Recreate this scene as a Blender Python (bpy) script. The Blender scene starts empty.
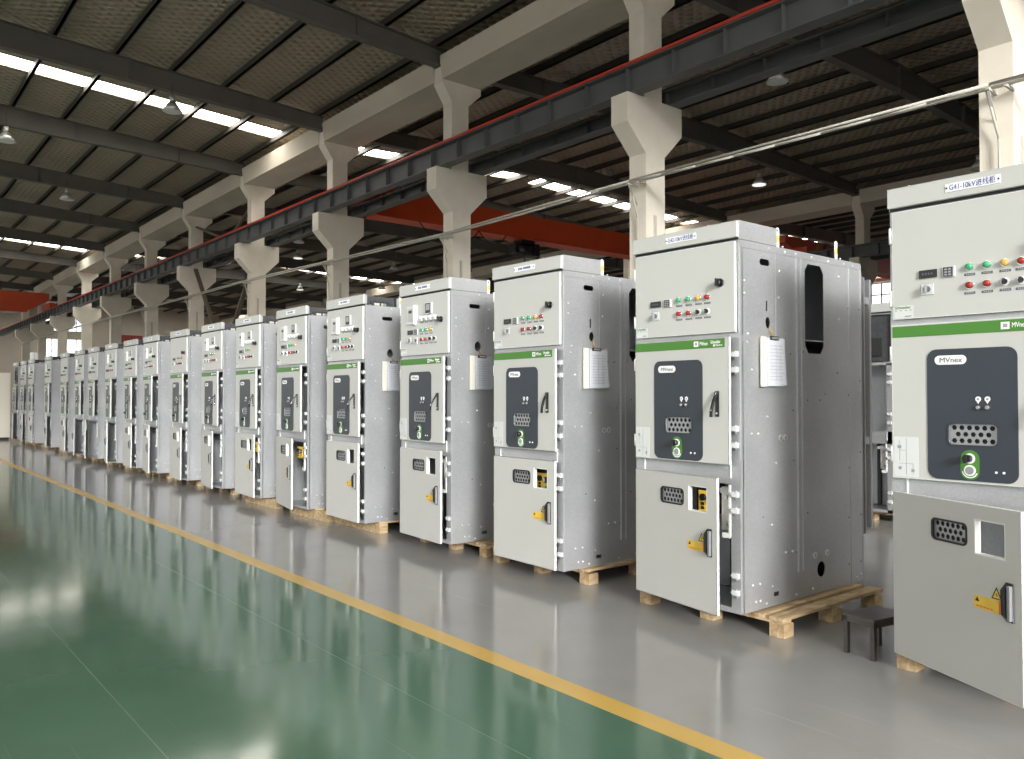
import bpy, bmesh, math, random
from mathutils import Vector, Matrix
random.seed(7)
S = bpy.context.scene
COL = S.collection
R = math.radians

# ------------------------------------------------------------------ materials
def mat(name, col, rough=.5, metal=0., bump=0., bscale=40., var=0., vscale=6., emit=None, estr=0., spec=.5, coat=0., stretch=None):
    m = bpy.data.materials.new(name); m.use_nodes = True
    nt = m.node_tree; b = nt.nodes['Principled BSDF']; L = nt.links.new
    b.inputs['Base Color'].default_value = (*col, 1)
    b.inputs['Roughness'].default_value = rough
    b.inputs['Metallic'].default_value = metal
    b.inputs['Specular IOR Level'].default_value = spec
    b.inputs['Coat Weight'].default_value = coat
    tc = nt.nodes.new('ShaderNodeTexCoord')
    src = tc.outputs['Object']
    if stretch:
        mp = nt.nodes.new('ShaderNodeMapping'); mp.inputs['Scale'].default_value = stretch
        L(src, mp.inputs['Vector']); src = mp.outputs['Vector']
    if var:
        n = nt.nodes.new('ShaderNodeTexNoise'); n.inputs['Scale'].default_value = vscale; n.inputs['Detail'].default_value = 4
        L(src, n.inputs['Vector'])
        cr = nt.nodes.new('ShaderNodeValToRGB')
        cr.color_ramp.elements[0].position = .3; cr.color_ramp.elements[1].position = .7
        cr.color_ramp.elements[0].color = (*[c * (1 - var) for c in col], 1)
        cr.color_ramp.elements[1].color = (*[min(1, c * (1 + var)) for c in col], 1)
        L(n.outputs['Fac'], cr.inputs['Fac']); L(cr.outputs['Color'], b.inputs['Base Color'])
    if bump:
        n2 = nt.nodes.new('ShaderNodeTexNoise'); n2.inputs['Scale'].default_value = bscale; n2.inputs['Detail'].default_value = 3
        L(src, n2.inputs['Vector'])
        bp = nt.nodes.new('ShaderNodeBump'); bp.inputs['Strength'].default_value = bump; bp.inputs['Distance'].default_value = .01
        L(n2.outputs['Fac'], bp.inputs['Height']); L(bp.outputs['Normal'], b.inputs['Normal'])
    if emit:
        b.inputs['Emission Color'].default_value = (*emit, 1); b.inputs['Emission Strength'].default_value = estr
    return m

M = {}
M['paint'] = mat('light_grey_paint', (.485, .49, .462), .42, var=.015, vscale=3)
M['edge'] = mat('light_grey_paint_lit', (.74, .745, .72), .42)  # door paint whitened: strong light on the edges put into the colour
M['slate'] = mat('slate_blue_panel', (.028, .036, .048), .42, var=.05, vscale=8)
M['green'] = mat('green_strip', (.058, .20, .024), .45)
M['white'] = mat('white_plastic', (.82, .83, .82), .4)
M['paper'] = mat('white_paper', (.56, .58, .63), .7, var=.05, vscale=30, stretch=(1, 1, 3))
M['card'] = mat('cream_card', (.62, .595, .52), .7)
M['black'] = mat('black_plastic', (.012, .012, .013), .3)
M['dark'] = mat('dark_interior', (.02, .021, .022), .7)
M['trunk'] = mat('dark_grey_trunking', (.05, .053, .056), .55, var=.2, vscale=20)
M['greyplast'] = mat('grey_lever', (.22, .225, .235), .35)
M['label'] = mat('pale_label', (.60, .62, .61), .5)
M['chrome'] = mat('chrome', (.75, .76, .78), .18, 1.)
M['hexmesh'] = mat('perforated_plate', (.36, .37, .38), .4, .6)
M['red'] = mat('red_lens', (.28, .022, .014), .3)
M['grn'] = mat('green_lens', (.045, .33, .15), .25)
M['amb'] = mat('amber_lens', (.58, .34, .07), .25)
M['yellow'] = mat('yellow_label', (.72, .48, .06), .5, var=.08, vscale=25)
M['orange'] = mat('orange_label', (.62, .16, .03), .5)
M['ink'] = mat('blue_ink', (.10, .11, .30), .6)
M['greyink'] = mat('grey_ink', (.10, .105, .12), .6)
M['zinc'] = mat('zinc_screw', (.80, .81, .82), .3, .8)
M['dot'] = mat('dark_rivet', (.10, .10, .10), .5)
M['concrete'] = mat('cream_concrete', (.79, .73, .62), .75, var=.07, vscale=1.6, bump=.15, bscale=9)
M['gutter'] = mat('weathered_concrete', (.62, .56, .46), .8, var=.10, vscale=1.2, bump=.2, bscale=6, stretch=(.35, 1, 1))
M['steel'] = mat('grey_painted_steel', (.105, .108, .108), .5, var=.12, vscale=2)
M['rafter'] = mat('grey_rafter_paint', (.125, .116, .10), .6, var=.08, vscale=2)
M['purlin'] = mat('purlin_steel', (.055, .05, .042), .6)
M['railred'] = mat('red_conductor', (.55, .055, .03), .4)
M['cranered'] = mat('crane_orange_red', (.62, .075, .018), .45, var=.08, vscale=2)
M['brown'] = mat('brown_primer_steel', (.16, .125, .09), .6)
M['pipe'] = mat('pale_conduit', (.52, .50, .44), .75)
M['stool'] = mat('dark_steel_stool', (.11, .10, .09), .3, .7, var=.15, vscale=12)
M['wall'] = mat('beige_wall', (.42, .38, .32), .85, var=.05, vscale=.6)
M['cream'] = mat('cream_enclosure', (.70, .66, .57), .5)
M['banner'] = mat('dark_red_banner', (.20, .02, .012), .6)
M['lampmetal'] = mat('aluminium_reflector', (.62, .62, .60), .35, .6)
M['lampglow'] = mat('lamp_lens', (.8, .8, .78), .3, emit=(1, .98, .93), estr=1.6)
M['skylight'] = mat('skylight_panel', (.85, .87, .9), .5, emit=(1, .955, .88), estr=24.)
M['pane'] = mat('bright_window_pane', (.8, .85, .9), .3, emit=(.93, .97, 1), estr=2.6)
M['ground'] = mat('outside_concrete', (.42, .41, .39), .9)

def galvanised():
    m = bpy.data.materials.new('galvanised_sheet'); m.use_nodes = True
    nt = m.node_tree; b = nt.nodes['Principled BSDF']; L = nt.links.new
    tc = nt.nodes.new('ShaderNodeTexCoord')
    v = nt.nodes.new('ShaderNodeTexVoronoi'); v.inputs['Scale'].default_value = 120
    L(tc.outputs['Object'], v.inputs['Vector'])
    n = nt.nodes.new('ShaderNodeTexNoise'); n.inputs['Scale'].default_value = 2.2; n.inputs['Detail'].default_value = 3
    L(tc.outputs['Object'], n.inputs['Vector'])
    mx = nt.nodes.new('ShaderNodeMath'); mx.operation = 'MULTIPLY_ADD'; mx.inputs[1].default_value = .35
    L(v.outputs['Color'], mx.inputs[0]); L(n.outputs['Fac'], mx.inputs[2])
    cr = nt.nodes.new('ShaderNodeValToRGB')
    cr.color_ramp.elements[0].position = .3; cr.color_ramp.elements[0].color = (.40, .41, .425, 1)
    cr.color_ramp.elements[1].position = .95; cr.color_ramp.elements[1].color = (.54, .55, .565, 1)
    L(mx.outputs[0], cr.inputs['Fac']); L(cr.outputs['Color'], b.inputs['Base Color'])
    b.inputs['Metallic'].default_value = .6; b.inputs['Roughness'].default_value = .45
    return m
M['galv'] = galvanised()

def wood():
    m = bpy.data.materials.new('pallet_wood'); m.use_nodes = True
    nt = m.node_tree; b = nt.nodes['Principled BSDF']; L = nt.links.new
    tc = nt.nodes.new('ShaderNodeTexCoord'); mp = nt.nodes.new('ShaderNodeMapping'); mp.inputs['Scale'].default_value = (9, 2, 9)
    L(tc.outputs['Object'], mp.inputs['Vector'])
    n = nt.nodes.new('ShaderNodeTexNoise'); n.inputs['Scale'].default_value = 3; n.inputs['Detail'].default_value = 6; n.inputs['Distortion'].default_value = .8
    L(mp.outputs['Vector'], n.inputs['Vector'])
    cr = nt.nodes.new('ShaderNodeValToRGB'); cr.color_ramp.elements[0].position = .35; cr.color_ramp.elements[1].position = .7
    cr.color_ramp.elements[0].color = (.30, .20, .10, 1); cr.color_ramp.elements[1].color = (.56, .425, .25, 1)
    L(n.outputs['Fac'], cr.inputs['Fac']); L(cr.outputs['Color'], b.inputs['Base Color'])
    b.inputs['Roughness'].default_value = .75
    return m
M['wood'] = wood()

def insulation():
    # quilted foil blanket seen from below: diamond quilting as bump, plus loose sagging
    m = bpy.data.materials.new('quilted_roof_insulation'); m.use_nodes = True
    nt = m.node_tree; b = nt.nodes['Principled BSDF']; L = nt.links.new
    tc = nt.nodes.new('ShaderNodeTexCoord')
    hs = []
    for ang in (R(38), R(-38)):
        mp = nt.nodes.new('ShaderNodeMapping'); mp.inputs['Rotation'].default_value = (0, 0, ang)
        L(tc.outputs['Object'], mp.inputs['Vector'])
        w = nt.nodes.new('ShaderNodeTexWave'); w.inputs['Scale'].default_value = 1.5; w.inputs['Distortion'].default_value = 1.2
        w.inputs['Detail'].default_value = 1; w.inputs['Detail Scale'].default_value = .6
        L(mp.outputs['Vector'], w.inputs['Vector']); hs.append(w.outputs['Fac'])
    ml = nt.nodes.new('ShaderNodeMath'); ml.operation = 'MULTIPLY'; L(hs[0], ml.inputs[0]); L(hs[1], ml.inputs[1])
    n = nt.nodes.new('ShaderNodeTexNoise'); n.inputs['Scale'].default_value = 1.3; n.inputs['Detail'].default_value = 5
    L(tc.outputs['Object'], n.inputs['Vector'])
    ad = nt.nodes.new('ShaderNodeMath'); ad.operation = 'MULTIPLY_ADD'; ad.inputs[1].default_value = 1.6
    L(n.outputs['Fac'], ad.inputs[0]); L(ml.outputs[0], ad.inputs[2])
    bp = nt.nodes.new('ShaderNodeBump'); bp.inputs['Strength'].default_value = .7; bp.inputs['Distance'].default_value = .12
    L(ad.outputs[0], bp.inputs['Height']); L(bp.outputs['Normal'], b.inputs['Normal'])
    b.inputs['Base Color'].default_value = (.44, .375, .285, 1)
    b.inputs['Metallic'].default_value = .35; b.inputs['Roughness'].default_value = .5
    return m
M['insul'] = insulation()

def floor_mat(name, col, rough, var=.06, scratches=0.):
    m = bpy.data.materials.new(name); m.use_nodes = True
    nt = m.node_tree; b = nt.nodes['Principled BSDF']; L = nt.links.new
    tc = nt.nodes.new('ShaderNodeTexCoord')
    n = nt.nodes.new('ShaderNodeTexNoise'); n.inputs['Scale'].default_value = .9; n.inputs['Detail'].default_value = 7; n.inputs['Roughness'].default_value = .6
    L(tc.outputs['Object'], n.inputs['Vector'])
    cr = nt.nodes.new('ShaderNodeValToRGB'); cr.color_ramp.elements[0].position = .3; cr.color_ramp.elements[1].position = .72
    cr.color_ramp.elements[0].color = (*[c * (1 - var) for c in col], 1); cr.color_ramp.elements[1].color = (*[c * (1 + var) for c in col], 1)
    L(n.outputs['Fac'], cr.inputs['Fac'])
    out = cr.outputs['Color']
    if scratches:
        # thin pale straight scuffs: two stretched noises at different angles
        for ang, sc in ((R(22), (.5, 26, 1)), (R(-35), (.4, 22, 1))):
            mp = nt.nodes.new('ShaderNodeMapping'); mp.inputs['Rotation'].default_value = (0, 0, ang); mp.inputs['Scale'].default_value = sc
            L(tc.outputs['Object'], mp.inputs['Vector'])
            q = nt.nodes.new('ShaderNodeTexNoise'); q.inputs['Scale'].default_value = 1.2; q.inputs['Detail'].default_value = 2
            L(mp.outputs['Vector'], q.inputs['Vector'])
            c2 = nt.nodes.new('ShaderNodeValToRGB'); c2.color_ramp.elements[0].position = .70; c2.color_ramp.elements[1].position = .78
            c2.color_ramp.elements[0].color = (0, 0, 0, 1); c2.color_ramp.elements[1].color = (scratches,) * 3 + (1,)
            L(q.outputs['Fac'], c2.inputs['Fac'])
            mx = nt.nodes.new('ShaderNodeMix'); mx.data_type = 'RGBA'
            L(c2.outputs['Color'], mx.inputs['Factor']); L(out, mx.inputs['A']); mx.inputs['B'].default_value = (*[min(1, c * 1.6 + .06) for c in col], 1)
            out = mx.outputs['Result']
    L(out, b.inputs['Base Color'])
    n3 = nt.nodes.new('ShaderNodeTexNoise'); n3.inputs['Scale'].default_value = 2.2; n3.inputs['Detail'].default_value = 5
    L(tc.outputs['Object'], n3.inputs['Vector'])
    mr = nt.nodes.new('ShaderNodeMapRange'); mr.inputs['To Min'].default_value = rough * .75; mr.inputs['To Max'].default_value = rough * 1.35
    L(n3.outputs['Fac'], mr.inputs['Value']); L(mr.outputs['Result'], b.inputs['Roughness'])
    n2 = nt.nodes.new('ShaderNodeTexNoise'); n2.inputs['Scale'].default_value = 1.6; n2.inputs['Detail'].default_value = 2
    L(tc.outputs['Object'], n2.inputs['Vector'])
    bp = nt.nodes.new('ShaderNodeBump'); bp.inputs['Strength'].default_value = .10; bp.inputs['Distance'].default_value = .02
    L(n2.outputs['Fac'], bp.inputs['Height']); L(bp.outputs['Normal'], b.inputs['Normal'])
    b.inputs['Specular IOR Level'].default_value = .55
    return m
M['floor_grey'] = floor_mat('grey_epoxy_floor', (.268, .266, .255), .12, .10, .2)
M['floor_green'] = floor_mat('green_epoxy_floor', (.066, .136, .089), .10, .12, .25)
M['floor_yellow'] = floor_mat('yellow_floor_paint', (.52, .335, .075), .22, .10)

# ------------------------------------------------------------------ mesh helpers
class MB:
    """collects shapes with material keys and builds ONE mesh"""
    def __init__(s): s.bm = bmesh.new(); s.keys = []
    def k(s, key):
        if key not in s.keys: s.keys.append(key)
        return s.keys.index(key)
    def _mark(s, faces, key, smooth=False):
        i = s.k(key)
        for f in faces: f.material_index = i; f.smooth = smooth
    def box(s, x0, x1, y0, y1, z0, z1, key, bev=0.):
        r = bmesh.ops.create_cube(s.bm, size=1)
        vs = r['verts']
        for v in vs:
            v.co = Vector(((x0 + x1) / 2 + v.co.x * (x1 - x0), (y0 + y1) / 2 + v.co.y * (y1 - y0), (z0 + z1) / 2 + v.co.z * (z1 - z0)))
        fs = list({f for v in vs for f in v.link_faces})
        s._mark(fs, key)
        if bev:
            es = list({e for v in vs for e in v.link_edges})
            q = bmesh.ops.bevel(s.bm, geom=es, offset=bev, segments=2, affect='EDGES', profile=.5)
            s._mark(q['faces'], key)
        return s
    def cyl(s, p0, p1, r, key, seg=12, r2=None, smooth=True):
        p0 = Vector(p0); p1 = Vector(p1); d = p1 - p0
        q = bmesh.ops.create_cone(s.bm, cap_ends=True, cap_tris=False, segments=seg, radius1=r, radius2=r if r2 is None else r2, depth=d.length)
        mt = Matrix.Translation((p0 + p1) / 2) @ Vector((0, 0, 1)).rotation_difference(d.normalized()).to_matrix().to_4x4()
        bmesh.ops.transform(s.bm, matrix=mt, verts=q['verts'])
        fs = list({f for v in q['verts'] for f in v.link_faces})
        i = s.k(key)
        for f in fs: f.material_index = i; f.smooth = smooth and len(f.verts) == 4
        return s
    def bar(s, p0, p1, w, h, key):
        """rectangular bar between two points"""
        p0 = Vector(p0); p1 = Vector(p1); d = p1 - p0
        q = bmesh.ops.create_cube(s.bm, size=1)
        z = d.normalized(); up = Vector((0, 0, 1)) if abs(z.z) < .95 else Vector((1, 0, 0))
        x = up.cross(z).normalized(); y = z.cross(x)
        m3 = Matrix((x, y, z)).transposed()
        for v in q['verts']:
            v.co = (p0 + p1) / 2 + m3 @ Vector((v.co.x * w, v.co.y * h, v.co.z * d.length))
        s._mark(list({f for v in q['verts'] for f in v.link_faces}), key)
        return s
    def prism(s, pts, axis, a0, a1, key, smooth=False):
        """polygon pts in the plane normal to axis, extruded a0..a1. axis x: pts=(y,z); y: (x,z); z: (x,y)"""
        def P(p, a):
            return {'x': (a, p[0], p[1]), 'y': (p[0], a, p[1]), 'z': (p[0], p[1], a)}[axis]
        A = [s.bm.verts.new(P(p, a0)) for p in pts]; B = [s.bm.verts.new(P(p, a1)) for p in pts]
        n = len(pts); fs = []
        c = s.bm.faces.new(A); d = s.bm.faces.new(B[::-1]); fs += [c, d]
        for i in range(n):
            fs.append(s.bm.faces.new((A[i], B[i], B[(i + 1) % n], A[(i + 1) % n])))
        bmesh.ops.recalc_face_normals(s.bm, faces=fs)
        s._mark(fs, key, False)
        return s
    def dome(s, c, r, h, axis, key):
        q = bmesh.ops.create_uvsphere(s.bm, u_segments=12, v_segments=6, radius=1)
        for v in q['verts']:
            p = v.co.copy()
            v.co = Vector(c) + (Vector((p.x * r, p.z * h, p.y * r)) if axis == 'y' else Vector((p.z * h, p.x * r, p.y * r)) if axis == 'x' else Vector((p.x * r, p.y * r, p.z * h)))
        fs = list({f for v in q['verts'] for f in v.link_faces})
        bmesh.ops.recalc_face_normals(s.bm, faces=fs)
        s._mark(fs, key, True)
        return s
    def mesh(s, me, mtx, key):
        n0 = len(s.bm.faces)
        t = me.copy(); t.transform(mtx)
        s.bm.from_mesh(t); bpy.data.meshes.remove(t)
        s.bm.faces.ensure_lookup_table()
        i = s.k(key)
        for f in s.bm.faces[n0:]: f.material_index = i
        return s
    def build(s, name, parent=None):
        me = bpy.data.meshes.new(name); s.bm.to_mesh(me); s.bm.free()
        for k in s.keys: me.materials.append(M[k])
        o = bpy.data.objects.new(name, me); COL.objects.link(o)
        if parent: o.parent = parent
        return o

def curve_mesh(loops, depth, res=1):
    """flat sheet in the curve's XY plane with holes, thickness depth (z 0..depth)"""
    cu = bpy.data.curves.new('tmp', 'CURVE'); cu.dimensions = '2D'; cu.fill_mode = 'BOTH'; cu.extrude = depth / 2
    for lp in loops:
        sp = cu.splines.new('POLY'); sp.points.add(len(lp) - 1); sp.use_cyclic_u = True
        for p, q in zip(sp.points, lp): p.co = (q[0], q[1], 0, 1)
    ob = bpy.data.objects.new('tmp', cu)
    me = bpy.data.meshes.new_from_object(ob)
    bpy.data.objects.remove(ob); bpy.data.curves.remove(cu)
    me.transform(Matrix.Translation((0, 0, depth / 2)))
    return me
# curve plane -> world plane: front (x,z) facing -y ; side (y,z) facing +x
FRONT = Matrix(((1, 0, 0, 0), (0, 0, 1, 0), (0, 1, 0, 0), (0, 0, 0, 1)))
SIDE = Matrix(((0, 0, 1, 0), (1, 0, 0, 0), (0, 1, 0, 0), (0, 0, 0, 1)))

def rrect(x0, x1, y0, y1, r, n=5):
    pts = []
    for cx, cy, a0 in ((x1 - r, y1 - r, 0), (x0 + r, y1 - r, 90), (x0 + r, y0 + r, 180), (x1 - r, y0 + r, 270)):
        for i in range(n + 1):
            a = R(a0 + 90 * i / n); pts.append((cx + r * math.cos(a), cy + r * math.sin(a)))
    return pts
def circ(cx, cy, r, n=16, ry=None):
    return [(cx + r * math.cos(2 * math.pi * i / n), cy + (ry or r) * math.sin(2 * math.pi * i / n)) for i in range(n)]
def rect(x0, x1, y0, y1): return [(x0, y0), (x1, y0), (x1, y1), (x0, y1)]

_tc = {}
def text_mesh(body, size, depth=.0008, align='LEFT', bold=0.):
    key = (body, size, align, bold)
    if key in _tc: return _tc[key]
    cu = bpy.data.curves.new('tmp', 'FONT'); cu.body = body; cu.size = size; cu.extrude = depth; cu.align_x = align; cu.align_y = 'CENTER'
    cu.offset = bold; cu.resolution_u = 3
    ob = bpy.data.objects.new('tmp', cu); me = bpy.data.meshes.new_from_object(ob)
    bpy.data.objects.remove(ob); bpy.data.curves.remove(cu)
    _tc[key] = me
    return me
def lettering(name, body, size, x, y, z, key, parent, align='LEFT', bold=0., xs=1.):
    me = text_mesh(body, size, align=align, bold=bold)
    return MB().mesh(me, Matrix.Translation((x, y, z)) @ FRONT @ Matrix.Scale(xs, 4, (1, 0, 0)), key).build(name, parent)

def empty(name, loc, label, cat, group=None, rz=0.):
    o = bpy.data.objects.new(name, None); COL.objects.link(o)
    o.location = loc; o.rotation_euler.z = rz; o.empty_display_size = .1
    o['label'] = label; o['category'] = cat; o['kind'] = 'thing'
    if group: o['group'] = group
    return o
def tag(o, label, cat, group=None, kind='thing'):
    o['label'] = label; o['category'] = cat; o['kind'] = kind
    if group: o['group'] = group
    return o
def struct(o): o['kind'] = 'structure'; return o

D = 4.1253          # front plane of the cabinet row
PAL = .12           # top of the pallets
F = -.03            # door faces, in cabinet coordinates (y)

# ------------------------------------------------------------------ cabinet pieces (mesh data shared between copies)
W, DEP, HT = .82, 1.43, 2.226
BOLTS = [(.044, 1.984), (.043, 1.908), (.078, 1.667), (.068, 1.616), (.414, 2.075), (.405, 1.908), (.477, 2.202), (.600, 2.205), (.792, 2.205), (1.0, 2.2), (1.2, 2.2), (1.32, 2.2), (.3, 2.205), (1.135, 2.107),
         (1.13, 1.816), (.115, 1.45), (.277, 1.164), (.111, 1.064), (.179, 1.062), (.365, .875), (.317, .499), (.467, .31), (.542, .31), (.115, .156), (.187, .155),
         (.322, .121), (.145, .052), (.192, .05), (.256, .026), (.583, .031), (1.34, .035), (1.40, .05), (.78, .04)]
DOTS = [(1.103, 1.449), (.946, 1.305), (.881, 1.265), (.73, 1.265), (.536, 1.559), (.464, 1.556), (.684, 1.579), (.561, .882), (1.238, .459), (1.24, .138), (1.397, .138), (1.403, .465),
        (.224, .554), (.722, .537), (1.25, 1.9), (1.25, 1.3), (1.25, .8), (1.405, 1.9), (1.405, 1.4), (1.405, .9), (.56, 1.2), (.62, 2.07), (.585, .30)]

def side_sheet(kind):
    holes = []
    if kind == 'A':
        holes.append(rrect(.204, .308, 2.095, 2.135, .019))
        holes.append(rrect(.268, .284, 1.815, 1.88, .004, 2))
        holes.append(circ(.287, 1.745, .024, 16, .036))
        holes.append([(.707, 1.62), (.745, 1.57), (.895, 1.57), (.935, 1.62), (.935, 2.105), (.895, 2.155), (.745, 2.155), (.707, 2.11)])
    else:
        holes.append(rrect(.19, .31, 2.08, 2.118, .018))
        holes.append(circ(.285, 1.74, .035, 16, .045))
    holes.append(circ(.045, 2.196, .012, 10))
    holes.append(circ(.882, .153, .05, 18))
    holes.append(rrect(.335, .389, .056, .082, .003, 2))
    return curve_mesh([rect(.0, DEP, 0., HT)] + holes, .004)

def make_side(kind, lod):
    m = MB()
    if lod < 2: m.mesh(side_sheet(kind), Matrix.Translation((W - .004, 0, 0)) @ SIDE, 'galv')
    else: m.box(W - .004, W, 0, DEP, 0, HT, 'galv')
    m.box(W, W + .0025, .0, DEP, 2.182, HT, 'galv')               # top lip
    m.box(W, W + .0012, .0, .40, 1.615, 1.655, 'galv')            # horizontal joint
    m.box(W, W + .0018, .0, .018, 0., HT, 'galv')                 # folded front edge
    if lod < 2:
        m.box(W, W + .002, .372, .378, 1.655, HT, 'galv')
        m.box(W, W + .010, .605, .617, .17, 2.182, 'galv'); m.box(W, W + .006, .662, .668, .17, 2.182, 'galv')
        m.box(W, W + .005, 1.264, 1.270, .0, 2.182, 'galv'); m.box(W, W + .006, 1.424, 1.43, .0, 2.182, 'galv')
        for y, z in BOLTS: m.dome((W + .001, y, z), .0085, .006, 'x', 'zinc')
        for y, z in DOTS: m.dome((W + .001, y, z), .006, .004, 'x', 'dot')
        for y, z in ((.806, .252), (.955, .252), (.42, 1.03), (.47, 1.03)):
            m.cyl((W - .001, y, z), (W + .0035, y, z), .022, 'zinc', 14); m.cyl((W, y, z), (W + .0045, y, z), .012, 'galv', 10)
    return m

def make_body(dark=False):
    m = MB(); t = .004
    m.box(0, t, 0, DEP, 0, HT, 'galv')                            # left sheet
    m.box(0, W - .006, DEP - t, DEP, 0, HT, 'galv')                      # back
    m.box(0, W - .005, 0, DEP - .004, 0, .012, 'galv')                          # bottom
    m.box(0, W - .005, .38, DEP - .004, HT - t, HT, 'galv')                     # roof behind the low voltage box
    m.box(.004, W - .006, .02, DEP - .004, 1.652, 1.660, 'galv'); m.box(.004, W - .006, .02, DEP - .004, .845, .855, 'galv')
    m.box(.004, W - .006, .370, .378, 1.66, HT, 'galv')                     # back of the low voltage box
    m.box(.02, W - .02, .50, .505, .02, 1.65, 'galv'); m.box(.40, .44, .47, .50, .02, .84, 'trunk')             # inner partition
    # front frame
    m.box(0, .016, -.004, .03, 0, HT, 'galv'); (m.box(.752, W, -.004, .028, 0, 1.66, 'galv') if not dark else m.box(.798, W, -.004, .028, 0, 1.66, 'galv').box(.752, .798, .010, .02, 0, 1.66, 'dark')); m.box(.805, W, -.004, .028, 1.66, HT, 'galv')  # dark strip stands in for the shaded interior behind the ajar doors
    m.box(0, W, -.004, .03, .765, .90, 'galv'); m.box(0, W, -.004, .03, 1.642, 1.674, 'galv'); m.box(0, W, -.004, .03, 0, .03, 'galv')
    m.box(0, W, -.004, .03, 2.212, HT, 'galv')
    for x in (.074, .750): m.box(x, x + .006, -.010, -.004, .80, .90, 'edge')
    return m

def make_rear_post():
    m = MB()
    m.box(W - .06, W - .045, DEP, 1.51, .32, 2.14, 'trunk'); m.box(W - .045, W - .008, DEP + .06, 1.50, .32, 2.14, 'galv')
    m.box(W - .05, W - .012, 1.575, 1.60, .35, 2.13, 'galv')
    m.box(W - .06, W - .02, 1.49, 1.58, .95, 1.0, 'galv'); m.box(W - .06, W - .02, 1.49, 1.58, 1.95, 2.0, 'galv')
    return m

def make_lifting_eye():
    loops = [[(-.016, 0), (.016, 0), (.016, .11)] + [(.016 * math.cos(R(a)), .11 + .016 * math.sin(R(a))) for a in range(30, 180, 30)] + [(-.016, .11)], circ(0, .105, .008, 10)]
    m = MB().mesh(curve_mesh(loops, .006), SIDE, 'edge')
    m.box(.006, .0075, -.012, .012, .035, .075, 'yellow')
    m.cyl((.0, .06, .004), (.0, .06, .016), .007, 'zinc', 8)
    return m

def make_latch():
    m = MB()
    m.box(-.022, .026, -.022, -.004, -.016, .016, 'label', .003)
    m.cyl((-.03, -.016, 0), (-.018, -.016, 0), .007, 'zinc', 8)
    m.cyl((.012, -.016, -.03), (.012, -.016, .022), .006, 'zinc', 8)
    return m

def make_cover(kind, lod):
    m = MB()
    m.box(0, W + .002, -.034, -.008, 2.238, 2.335, 'paint', .003)
    m.box(0, W + .002, -.034, .0, 2.331, 2.336, 'paint')
    m.cyl((.10, -.01, 2.334), (.10, -.01, 2.344), .006, 'zinc', 6); m.cyl((.6, -.01, 2.334), (.6, -.01, 2.344), .006, 'zinc', 6)
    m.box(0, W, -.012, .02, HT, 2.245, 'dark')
    if kind == 'closed':
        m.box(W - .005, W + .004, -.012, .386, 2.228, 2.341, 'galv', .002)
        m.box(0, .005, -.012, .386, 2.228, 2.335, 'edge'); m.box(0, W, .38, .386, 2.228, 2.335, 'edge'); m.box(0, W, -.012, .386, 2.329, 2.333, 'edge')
    return m

def make_trunk():
    m = MB()
    m.box(.0, W - .02, .02, .36, HT, 2.235, 'trunk'); m.box(.745, .752, .0, .38, HT, 2.328, 'trunk'); m.box(.0, W, .372, .386, HT, 2.33, 'trunk')
    m.box(W - .006, W, -.008, .012, HT, 2.33, 'galv'); m.box(W - .012, W, .365, .392, HT, 2.32, 'galv')
    m.box(.0, W - .004, -.004, .004, HT, 2.325, 'trunk')
    m.box(.77, .785, .06, .34, 2.228, 2.24, 'zinc')
    for i in range(13):
        y = .075 + i * .02
        m.box(.765, .80, y, y + .013, 2.228, 2.258, 'card' if i in (2, 3, 4, 6) else 'hexmesh' if i in (7, 8) else 'trunk')
    for i in range(7):
        m.cyl((.785, .09 + i * .035, 2.255), (.755, .08 + i * .035, 2.285), .003, 'black', 6)
    return m

def sheet_door(x0, x1, z0, z1, holes=(), t=.022):
    """painted sheet-metal door: front skin with openings, folded edges"""
    m = MB()
    me = curve_mesh([rect(x0, x1, z0, z1)] + list(holes), .003)
    m.mesh(me, Matrix.Translation((0, F, 0)) @ FRONT, 'paint')
    b = F + t
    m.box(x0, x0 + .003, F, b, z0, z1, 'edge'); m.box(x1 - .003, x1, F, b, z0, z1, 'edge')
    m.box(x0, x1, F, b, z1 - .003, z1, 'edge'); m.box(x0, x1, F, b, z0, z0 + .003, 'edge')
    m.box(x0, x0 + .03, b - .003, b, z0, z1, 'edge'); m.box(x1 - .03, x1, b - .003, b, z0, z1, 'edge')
    return m

# shared mesh data per piece; new_child links a new object to the data
DATA = {}
def child(key, name, parent, maker=None, loc=None, rz=None):
    if key not in DATA:
        o = maker().build(name); DATA[key] = o.data
        o.parent = parent
    else:
        o = bpy.data.objects.new(name, DATA[key]); COL.objects.link(o); o.parent = parent
    if loc: o.location = loc
    if rz: o.rotation_euler.z = rz
    return o

# ---- small fittings (front faces at local y 0, protruding to -y)
def lamp_maker(key):
    def f():
        m = MB(); m.cyl((0, 0, 0), (0, -.006, 0), .0185, 'chrome', 16); m.cyl((0, -.006, 0), (0, -.014, 0), .0155, key, 16); m.dome((0, -.014, 0), .0155, .008, 'y', key); return m
    return f
def knob_maker():
    m = MB(); m.cyl((0, 0, 0), (0, -.006, 0), .0185, 'white', 16); m.cyl((0, -.006, 0), (0, -.016, 0), .012, 'black', 14); m.box(-.006, .006, -.026, -.014, -.014, .014, 'black', .002); return m
def legend_maker():
    m = MB(); m.box(-.024, .024, -.0015, 0, -.0055, .0055, 'greyink')
    for i in range(4): m.box(-.016 + i * .009, -.010 + i * .009, -.0021, -.0014, -.0028, .0028, 'hexmesh')
    return m
def display_maker():
    m = MB(); m.box(-.042, .042, -.010, 0, -.019, .019, 'black', .002); m.box(-.034, .034, -.0108, -.0098, -.012, .012, 'dark')
    for i in range(4): m.box(-.026 + i * .014, -.018 + i * .014, -.0112, -.0106, -.006, .005, 'greyink')
    return m
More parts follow.
